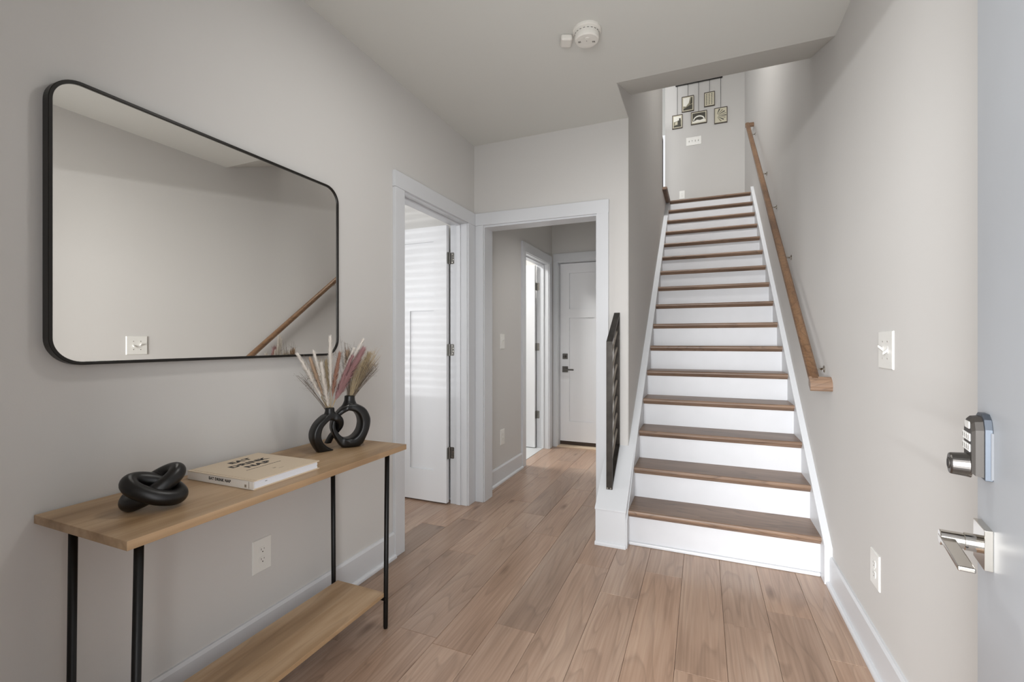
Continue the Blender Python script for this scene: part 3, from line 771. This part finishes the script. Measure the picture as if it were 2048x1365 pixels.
# front vase: an open ring (horseshoe) with two feet; back vase: a full ring; they are linked
S = 1 / 4650.0
def px(a, y, a0, y0, s=S): return ((a - a0) * s, (y0 - y) * s)
VF = Vector((-1.449, 1.449, TZ)); angF = R(24)
eaF, enF = local_frame(VF.x, VF.y, angF)
kF = 1 / math.cos(angF)
def F_(o, i, hd, q=0.0):
    a, b2 = px(o[0], o[1], 360, 1300), px(i[0], i[1], 360, 1300)
    return ((a[0] * kF, a[1]), (b2[0] * kF, b2[1]), hd, q)
mbF = MB()
arm(mbF, VF, eaF, enF, [F_((450, 545), (450, 715), .022), F_((380, 575), (400, 725), .024), F_((300, 618), (345, 760), .030), F_((175, 735), (288, 830), .030), F_((102, 880), (258, 930), .030), F_((90, 1000), (258, 1025), .030),
                       F_((112, 1110), (290, 1110), .028), F_((155, 1210), (350, 1190), .024), F_((195, 1275), (440, 1262), .022), F_((207, 1299), (510, 1299), .020)], 1)
arm(mbF, VF, eaF, enF, [F_((420, 545), (420, 715), .022), F_((500, 570), (470, 725), .024), F_((575, 605), (515, 750), .028), F_((655, 690), (555, 790), .025, .004), F_((690, 790), (575, 850), .024, .010), F_((690, 880), (580, 910), .023, .018),
                       F_((668, 970), (565, 970), .021, .032), F_((630, 1060), (530, 1040), .019, .045), F_((595, 1130), (505, 1120), .017, .056), F_((570, 1222), (470, 1222), .016, .064)], 1)
nkF = VF + eaF * (px(435, 0, 360, 0)[0] * kF)
neck(mbF, nkF + Vector((0, 0, px(0, 640, 0, 1300)[1])), eaF, enF, [(.035, -.008), (.028, .001), (.0215, .013), (.0185, .023), (.0185, .036)], .024)
me = remesh(mbF, .0019, 5)
for v in me.vertices: v.co -= VF
me.materials.append(M_VASE)
vf = bpy.data.objects.new('ring_vase', me); COL.objects.link(vf); vf.location = VF; ORG[vf.name] = VF
tag(vf, 'smaller black open ring vase, nearer the book, linked through the taller one', 'vase', 'linked black ring vases')
neckF = nkF + Vector((0, 0, px(0, 640, 0, 1300)[1] + .036))
MB().lathe([(.0145, 0), (.0145, .0008)], neckF + Vector((0, 0, -.0002)), 'z', 20).build('mouth', M_DARKGAP, vf, smooth=False, origin=None)

VBk = Vector((-1.412, 1.556, TZ)); angB = R(16)
eaB, enB = local_frame(VBk.x, VBk.y, angB); kB = 1 / math.cos(angB)
SB = 1 / 4480.0
def B_(o, i, hd, q=0.0):
    a, b2 = px(o[0], o[1], 790, 1222, SB), px(i[0], i[1], 790, 1222, SB)
    return ((a[0] * kB, a[1]), (b2[0] * kB, b2[1]), hd, q)
ringB = [B_((765, 375), (745, 520), .037), B_((900, 400), (840, 555), .041), B_((1040, 495), (900, 640), .043), B_((1115, 640), (925, 740), .043), B_((1128, 760), (922, 815), .043), B_((1100, 910), (900, 905), .043), B_((1040, 1060), (845, 985), .043),
         B_((960, 1195), (770, 1032), .041), B_((790, 1222), (690, 1038), .039), B_((625, 1215), (630, 1010), .027), B_((540, 1110), (575, 955), .025), B_((462, 965), (530, 880), .024), B_((420, 835), (502, 800), .024), B_((430, 700), (510, 715), .024), B_((490, 580), (555, 635), .025), B_((585, 470), (625, 575), .027), B_((680, 405), (690, 530), .037)]
mbB = MB()
arm(mbB, VBk, eaB, enB, ringB + [ringB[0]], 1)
nkB = VBk + eaB * (px(768, 0, 790, 0, SB)[0] * kB)
neck(mbB, nkB + Vector((0, 0, px(0, 465, 0, 1222, SB)[1])), eaB, enB, [(.046, -.006), (.038, .003), (.028, .018), (.0225, .032), (.0212, .052)], .032)
# flat foot
mbB.rings([[VBk + eaB * (px(790, 0, 790, 0, SB)[0] + x_) + enB * y_ + Vector((0, 0, z_)) for x_, y_ in [(.039 * math.cos(t_ * math.pi / 10), .026 * math.sin(t_ * math.pi / 10)) for t_ in range(20)]] for z_ in (0.0, .02)])
me = remesh(mbB, .0019, 5)
for v in me.vertices: v.co -= VBk
me.materials.append(M_VASE)
vb = bpy.data.objects.new('ring_vase', me); COL.objects.link(vb); vb.location = VBk; ORG[vb.name] = VBk
tag(vb, 'taller black closed ring vase at the far end of the console table', 'vase', 'linked black ring vases')
neckB = nkB + Vector((0, 0, px(0, 465, 0, 1222, SB)[1] + .052))
MB().lathe([(.017, 0), (.017, .0008)], neckB + Vector((0, 0, -.0002)), 'z', 20).build('mouth', M_DARKGAP, vb)

# ------------------------------------------------------------------ dried plumes
rp = random.Random(5)
def plume(name, label, cat, group, neck, tipA, tipZ, tipQ, m, rad, n, start, strand, curve=0.0, matS=None, fuzz=1.0, lenv=1.0, frame=None):
    ea, en = frame
    base = neck + Vector((0, 0, -.03)) + ea * rp.uniform(-.004, .004) + en * rp.uniform(-.004, .004)
    tip = neck + ea * tipA + en * tipQ + Vector((0, 0, tipZ))
    mid = (base + tip) / 2 + ea * curve
    def pos(t): return base * (1 - t) ** 2 + mid * (2 * t * (1 - t)) + tip * t * t
    t = thing(name, label, cat, base, group=group)
    MB().tube([pos(i / 8) for i in range(9)], [.0016 - .0010 * i / 8 for i in range(9)], 6).build('stem', matS or M_PG, t)
    pb = MB()
    for i in range(n):
        s = start + (1 - start) * (rp.random() ** 0.9)
        p = pos(s); ax = (pos(min(1, s + .02)) - pos(s - .02)).normalized()
        a = rp.uniform(0, 2 * math.pi)
        side = ax.orthogonal().normalized(); side = side * math.cos(a) + ax.cross(side) * math.sin(a)
        rel = (s - start) / (1 - start)
        env = 1.7 * (min(1, rel * 4 + .35)) * (1 - .45 * max(0, rel - .5) / .5) * lenv
        out = side * (rad * env * rp.uniform(.35, 1.0) * fuzz)
        up_ = ax * strand * rp.uniform(.6, 1.15)
        q1 = p + out * .55 + up_ * .45; q2 = p + out + up_
        wv = ax.cross(side).normalized() * rp.uniform(.0009, .0017)
        pb.add([p - wv, p + wv, q1 + wv * .8, q1 - wv * .8, q2], [(0, 1, 2, 3), (3, 2, 4)])
    pb.build('plume', m, t)
    return t
eaN, enN = local_frame(-1.43, 1.5, 0)
frN = (eaN, enN)
def spray(name, label, cat, group, neck, tipA, tipZ, tipQ, m, n, spread, frame):
    """thin branching grass: many hair-fine stalks that fork near the end"""
    ea, en = frame
    base = neck + Vector((0, 0, -.03))
    t = thing(name, label, cat, base, group=group)
    pb = MB()
    for i in range(n):
        tip = neck + ea * (tipA + rp.gauss(0, spread)) + en * (tipQ + rp.gauss(0, spread)) + Vector((0, 0, tipZ * rp.uniform(.72, 1.05)))
        b0 = base + ea * rp.uniform(-.007, .007) + en * rp.uniform(-.007, .007)
        mid = (b0 + tip) / 2 + Vector((0, 0, .012))
        P_ = lambda s: b0 * (1 - s) ** 2 + mid * (2 * s * (1 - s)) + tip * s * s
        pb.tube([P_(k / 5) for k in range(6)], [.0006] * 5 + [.0003], 3)
        for k in range(5):
            s = rp.uniform(.6, .98); p = P_(s)
            d = Vector((rp.gauss(0, 1), rp.gauss(0, 1), rp.gauss(.7, .6))).normalized() * rp.uniform(.012, .034)
            wv = d.orthogonal().normalized() * .0004
            pb.add([p - wv, p + wv, p + d * .6 + wv, p + d], [(0, 1, 2, 3)])
            pb.add([p + d - wv * 2, p + d + wv * 2, p + d * 1.12], [(0, 1, 2)])
    pb.build('stalks', m, t)
    return t

def za(x, y, neckx, necky, s):    # picture offsets of a tip from its vase mouth, as metres
    return (x - neckx) * s, (necky - y) * s
sp = 1 / (8.03 * 505)
NF, NBk = (540, 1305), (835, 1105)
gW = 'white bunny tail plumes in the linked vases'
def FP(x, y, q, label, m, rad, n, start, strand, name='dried_plume', curve=0.0, fuzz=1.0, group=None, nk=NF, neck=None):
    a, z = za(x, y, nk[0], nk[1], sp)
    return plume(name, label, 'dried plume', group, neck if neck is not None else neckF, a, z, q, m, rad, n, start, strand, curve, None, fuzz, 1.0, frN)
G1 = 'dried plumes in the linked vases'
FP(70, 420, -.02, 'white plume leaning furthest left out of the smaller vase', M_PW, .0105, 900, .30, .020, group=G1, curve=.006)
FP(295, 375, .01, 'white plume with rounded tip in the smaller vase, second from left', M_PW, .0090, 800, .38, .018, group=G1)
FP(415, 580, -.025, 'shorter white plume in front, rising steeply from the smaller vase', M_PW, .0115, 1000, .15, .022, group=G1, curve=-.004)
FP(545, 140, .02, 'tallest upright white plume pointing straight up from the smaller vase', M_PW, .0105, 1100, .36, .022, group=G1, curve=.004)
FP(250, 520, .02, 'tan plume between the two left white plumes', M_PT, .0095, 650, .35, .026, fuzz=1.1, group=G1)
FP(480, 560, .035, 'olive tan plume behind the upright white plume', M_PG, .010, 500, .40, .026, fuzz=1.2, group=G1)
FP(690, 430, .0, 'russet brown plume right of the upright white plume', M_PR, .010, 750, .30, .026, group=G1, curve=-.004)
FP(1060, 360, -.005, 'long plum coloured plume leaning right from the smaller vase', M_PP, .0150, 1500, .22, .034, fuzz=1.15, group=G1, curve=-.012)
FP(880, 480, -.012, 'dusty rose plume leaning right in front of the plum one', M_PP, .0105, 800, .25, .028, group=G1, curve=-.006)
FP(920, 330, .012, 'pointed white plume leaning right behind the rose plumes', M_PW, .0085, 700, .45, .018, group=G1, curve=-.006)
FP(1075, 165, .02, 'white plume reaching furthest right and high', M_PW, .0090, 800, .50, .018, group=G1, curve=-.012)
FP(1150, 420, .02, 'straw coloured plume leaning right above the taller vase', M_PG, .012, 600, .35, .030, fuzz=1.2, group=G1, nk=NBk, neck=neckB)
FP(800, 380, .03, 'sandy tan plume rising from the taller vase towards the mirror corner', M_PT, .013, 700, .40, .030, fuzz=1.2, group=G1, nk=NBk, neck=neckB)
for x, y, q, n, spd, lab, m in ((1230, 330, .0, 60, .020, 'airy straw grass spray leaning right from the taller vase', M_PG), (1010, 420, .03, 70, .020, 'dense straw grass bunch standing in the taller vase', M_PG),
                                (790, 190, .02, 34, .016, 'fine dark grass spray at the lower mirror corner', M_PK), (1260, 480, -.02, 34, .016, 'dark wispy grass spray at the far right of the vases', M_PK)):
    a, z = za(x, y, NBk[0], NBk[1], sp)
    spray('grass_spray', lab, 'dried grass', 'dried grass sprays in the linked vases', neckB, a, z, q, m, n, spd, frN)
for x, y, q, n, spd, lab in ((120, 640, -.01, 16, .014, 'wispy grass spray hanging out furthest left of the smaller vase'), (330, 440, .04, 40, .018, 'greenish grass spray behind the left white plumes')):
    a, z = za(x, y, NF[0], NF[1], sp)
    spray('grass_spray', lab, 'dried grass', 'dried grass sprays in the linked vases', neckF, a, z, q, M_PK if x < 200 else M_PG, n, spd, frN)

# ------------------------------------------------------------------ outlets and switches
def plate_on(name, label, cat, origin, right, up, w, h, kind_, group=None, n=1):
    """wall plate; right/up are unit vectors in the wall, plate grows out along right x up"""
    o = Vector(origin); nrm = right.cross(up)
    t = thing(name, label, cat, o, group=group)
    def P(a, c, d): return o + right * a + up * c + nrm * d
    def loop(k, d): return [P(a * (w / 2 - k) / 1.0, c * (h / 2 - k), d) for a, c in ((-1, -1), (1, -1), (1, 1), (-1, 1))]
    MB().rings([loop(0, 0), loop(0, .0025), loop(.0025, .0055)]).build('plate', M_PLATE, t)
    def bx(mb, a0, a1, c0, c1, d0, d1):
        pts = [P(a, c, d) for d in (d0, d1) for a, c in ((a0, c0), (a1, c0), (a1, c1), (a0, c1))]
        mb.add(pts, [(0, 3, 2, 1), (4, 5, 6, 7), (0, 1, 5, 4), (1, 2, 6, 5), (2, 3, 7, 6), (3, 0, 4, 7)])
    def disc(mb, a, c, r, d0, d1, cut=None):
        l = [(a + r * math.cos(q), c + (max(-cut, min(cut, r * math.sin(q))) if cut else r * math.sin(q))) for q in [2 * math.pi * k / 24 for k in range(24)]]
        mb.rings([[P(x, y, d0) for x, y in l], [P(x, y, d1) for x, y in l]])
    if kind_ == 'outlet':
        for s in (-1, 1):
            r = MB(); disc(r, 0, s * .0195, .0172, .0054, .0072, .0142); rc = r.build('receptacle', M_PLATE, t)
            g = MB(); bx(g, -.0075, -.0055, s * .0195 + .001, s * .0195 + .009, .0071, .0074); g.build('slot', M_PLATE_D, rc)
            g = MB(); bx(g, .0055, .0075, s * .0195 + .002, s * .0195 + .008, .0071, .0074); g.build('slot', M_PLATE_D, rc)
            g = MB(); disc(g, 0, s * .0195 - .006, .0026, .0071, .0074); g.build('ground_hole', M_PLATE_D, rc)
        g = MB(); disc(g, 0, 0, .003, .0054, .0064); g.build('screw', M_PLATE, t)
    else:
        for k in range(n):
            a = (k - (n - 1) / 2) * .046
            s = 1 if kind_[k % len(kind_)] == 'u' else -1
            g = MB(); bx(g, a - .005, a + .005, -.012, .012, .0054, .0062); g.build('toggle_slot', M_PLATE_D if n == 4 else M_PLATE, t)
            g = MB()
            pts = [P(a + da, c, d) for da in (-.004, .004) for c, d in ((-.005, .005), (.005, .005), (s * .013 + .004, .020), (s * .013 - .003, .020))]
            g.add(pts, [(0, 1, 2, 3), (7, 6, 5, 4), (0, 4, 5, 1), (1, 5, 6, 2), (2, 6, 7, 3), (3, 7, 4, 0)]); g.build('toggle', M_PLATE, t)
            for sz in (.030, -.030):
                g = MB(); disc(g, a, sz, .003, .0054, .0064); g.build('screw', M_CHROME if n == 2 else M_PLATE, t)
    return t
UPV = Vector((0, 0, 1)); LR = Vector((0, 1, 0)); RRt = Vector((0, -1, 0)); FRt = Vector((1, 0, 0))
plate_on('wall_outlet', 'white duplex outlet on the left wall under the console table', 'outlet', (XL, 1.294, .377), LR, UPV, .084, .131, 'outlet')
plate_on('wall_outlet', 'white duplex outlet low on the right wall near the front door', 'outlet', (XR, 2.118, .370), RRt, UPV, .094, .131, 'outlet')
plate_on('light_switch', 'white two toggle switch plate on the right wall', 'switch', (XR, 2.008, 1.201), RRt, UPV, .135, .134, 'ud', n=2)
plate_on('light_switch', 'white single switch plate on the hall wall', 'switch', (XL, 3.668, 1.230), LR, UPV, .086, .131, 'u', n=1)
plate_on('wall_outlet', 'white duplex outlet low on the hall wall', 'outlet', (XL, 3.668, .387), LR, UPV, .086, .135, 'outlet')
plate_on('light_switch', 'white four toggle switch plate below the hanging pictures upstairs', 'switch', (-.131, YF, 4.465), FRt, UPV, .228, .132, 'uduu', n=4)
plate_on('wall_outlet', 'white duplex outlet at the stair top wall', 'outlet', (-.307, YF, 3.615), FRt, UPV, .085, .131, 'outlet')

# ------------------------------------------------------------------ hanging pictures upstairs
hb = MB().cyl((-.406, YF - .022, 5.398), (.291, YF - .022, 5.398), .0095, n=12).build('picture_rail', M_BLACKMETAL)
tag(hb, 'thin black bar on the stair top wall from which pictures hang', 'picture rail')
for xx in (-.39, .275): MB().cyl((xx, YF - .022, 5.398), (xx, YF, 5.398), .007, n=8).build('bracket', M_BLACKMETAL, hb)
def picture(label, x0, x1, z0, z1, cord, art, mat_w):
    t = thing('hanging_picture', label, 'picture', ((x0 + x1) / 2, YF - .02, z0), group='sepia pictures hanging at the stair top')
    f = .009
    for q in ((x0, x1, z0, z0 + f), (x0, x1, z1 - f, z1), (x0, x0 + f, z0 + f, z1 - f), (x1 - f, x1, z0 + f, z1 - f)):
        box('frame', M_WFRAME, t, q[0], q[1], YF - .022, YF - .006, q[2], q[3])
    box('mount', M_SEPIA_L, t, x0 + f, x1 - f, YF - .016, YF - .012, z0 + f, z1 - f)
    box('cord', M_BLACKMETAL, t, cord - .0025, cord + .0025, YF - .020, YF - .016, z1 - .002, 5.392)
    a0, a1, c0, c1 = x0 + mat_w, x1 - mat_w, z0 + mat_w, z1 - mat_w
    def poly(ps, m, name='print', d=.0166):
        b = MB(); ps = [(a0 + (a1 - a0) * u, c0 + (c1 - c0) * v) for u, v in ps]
        b.add([(u, YF - d, v) for u, v in ps] + [(u, YF - d + .0004, v) for u, v in ps], [tuple(range(len(ps))), tuple(range(2 * len(ps) - 1, len(ps) - 1, -1))] + [(i, (i + 1) % len(ps), (i + 1) % len(ps) + len(ps), i + len(ps)) for i in range(len(ps))])
        return b.build(name, m, t)
    art(poly)
def art_a(p):
    p([(0, 0), (1, 0), (1, 1), (0, 1)], M_SEPIA_M); p([(.0, .5), (1, .62), (1, 1), (0, 1)], M_SEPIA_H, d=.0170)
    p([(.55, .1), (.95, .1), (.95, .8), (.72, .8), (.72, .6), (.55, .6)], M_SEPIA_D, d=.0174); p([(0, 0), (1, 0), (1, .18), (.4, .22), (0, .12)], M_SEPIA_D, d=.0178)
    p([(.2, .2), (.5, .2), (.5, .52), (.2, .45)], M_SEPIA_L, d=.0174)
def art_b(p):
    p([(0, 0), (1, 0), (1, 1), (0, 1)], M_SEPIA_M); p([(0, .35), (.3, .3), (.6, .55), (.75, 1), (0, 1)], M_SEPIA_H, d=.0170)
    p([(0, .02), (1, .02), (1, .42), (.7, .36), (.35, .24), (0, .1)], M_SEPIA_D, d=.0174); p([(.72, .42), (1, .5), (1, 1), (.9, 1)], M_SEPIA_D, d=.0174)
def art_c(p):
    p([(0, 0), (1, 0), (1, 1), (0, 1)], M_SEPIA_D); p([(0, .0), (1, 0), (1, .22), (.85, .3), (.6, .22), (.35, .3), (.15, .18), (0, .16)], M_SEPIA_H, d=.0170)
    out = [(.05 + .45 * (1 - math.cos(q)), .25 + .48 * math.sin(q)) for q in [math.pi * k / 12 for k in range(13)]]
    inn = [(.13 + .37 * (1 - math.cos(q)), .25 + .34 * math.sin(q)) for q in [math.pi * k / 12 for k in range(13)]]
    for k in range(12): p([out[k], out[k + 1], inn[k + 1], inn[k]], M_SEPIA_H, d=.0174)
def art_d(p):
    p([(0, 0), (1, 0), (1, 1), (0, 1)], M_SEPIA_L)
    for i in range(3):
        for j in range(7):
            x, y = .06 + i * .32, .04 + j * .137
            p([(x, y), (x + .1, y + .02), (x + .2, y + .1), (x + .08, y + .11)], M_SEPIA_D, d=.0170)
def art_e(p):
    p([(0, 0), (1, 0), (1, 1), (0, 1)], M_SEPIA_L)
    for k in range(8):
        a = R(-66 + k * 19); a2 = a + R(8.5)
        p([(.12 + .18 * math.cos(a), .5 + .12 * math.sin(a)), (.12 + .88 * math.cos(a), .5 + .50 * math.sin(a)), (.12 + .88 * math.cos(a2), .5 + .50 * math.sin(a2)), (.12 + .18 * math.cos(a2), .5 + .12 * math.sin(a2))], M_SEPIA_D if k % 2 else M_SEPIA_M, d=.0170)
picture('lowest left picture upstairs, a pale view with dark building', -.458, -.298, 4.703, 4.924, -.379, art_a, .024)
picture('upper left picture upstairs, a bright hazy sky over a dark slope', -.312, -.127, 4.951, 5.200, -.217, art_b, .024)
picture('wide middle picture upstairs with a white arch on dark', -.173, .066, 4.723, 4.922, -.058, art_c, .024)
picture('upper right picture upstairs with small leaf pattern columns', .023, .180, 4.974, 5.200, .104, art_d, .020)
picture('lower right picture upstairs with fanned dark rays', .171, .360, 4.676, 4.922, .266, art_e, .014)

# ------------------------------------------------------------------ smoke detector and sensor
sd = thing('smoke_detector', 'round white smoke detector on the ceiling', 'smoke detector', (-.516, 2.172, H))
MB().lathe([(.068, 0), (.068, -.010), (.064, -.014), (.058, -.016)], (-.516, 2.172, H), 'z', 48).build('base', M_DETECT, sd, smooth=False)
MB().lathe([(.0565, -.014), (.058, -.022), (.0585, -.040), (.057, -.050), (.052, -.055), (.036, -.0565), (.001, -.057)], (-.516, 2.172, H), 'z', 48).build('body', M_DETECT, sd)
g = MB()
for k in range(20):
    a = 2 * math.pi * k / 20
    x_, y_ = -.516 + .0580 * math.cos(a), 2.172 + .0580 * math.sin(a)
    g.tube([(x_ - .005 * math.sin(a), y_ + .005 * math.cos(a), H - .024), (x_ + .005 * math.sin(a), y_ - .005 * math.cos(a), H - .024)], .0014, 5)
g.build('side_vents', M_PLATE_D, sd, kind='stuff')
for ax_, ay_, rr_ in ((-.034, -.010, 0), (.030, .012, 1)):
    for k in range(3):
        g = MB()
        x_ = -.516 + ax_ + (k - 1) * .0045; y_ = 2.172 + ay_ + (k - 1) * .0015 * rr_
        g.box(x_ - .0011, x_ + .0011, y_ - .0055, y_ + .0055, H - .0575, H - .0560).build('vent_slot', M_PLATE_D, sd)
MB().lathe([(.012, -.0565), (.011, -.059), (.004, -.0595)], (-.510, 2.200 - .048, H), 'z', 20).build('test_button', M_DETECT, sd)
MB().lathe([(.002, -.0565), (.002, -.0583)], (-.516, 2.165, H), 'z', 8).build('indicator', M_PLATE_D, sd)
g = MB()
prof = [(-.030, 0), (-.030, -.014), (-.024, -.022), (.024, -.022), (.030, -.014), (.030, 0)]
sn = MB().box(-.653, -.596, 2.156, 2.224, H - .030, H).build('ceiling_sensor', M_DETECT, None, bevel=.010, seg=4, origin=(-.623, 2.19, H))
sn.rotation_euler = (0, 0, R(22))
tag(sn, 'small white rectangular sensor on the ceiling beside the smoke detector', 'sensor')
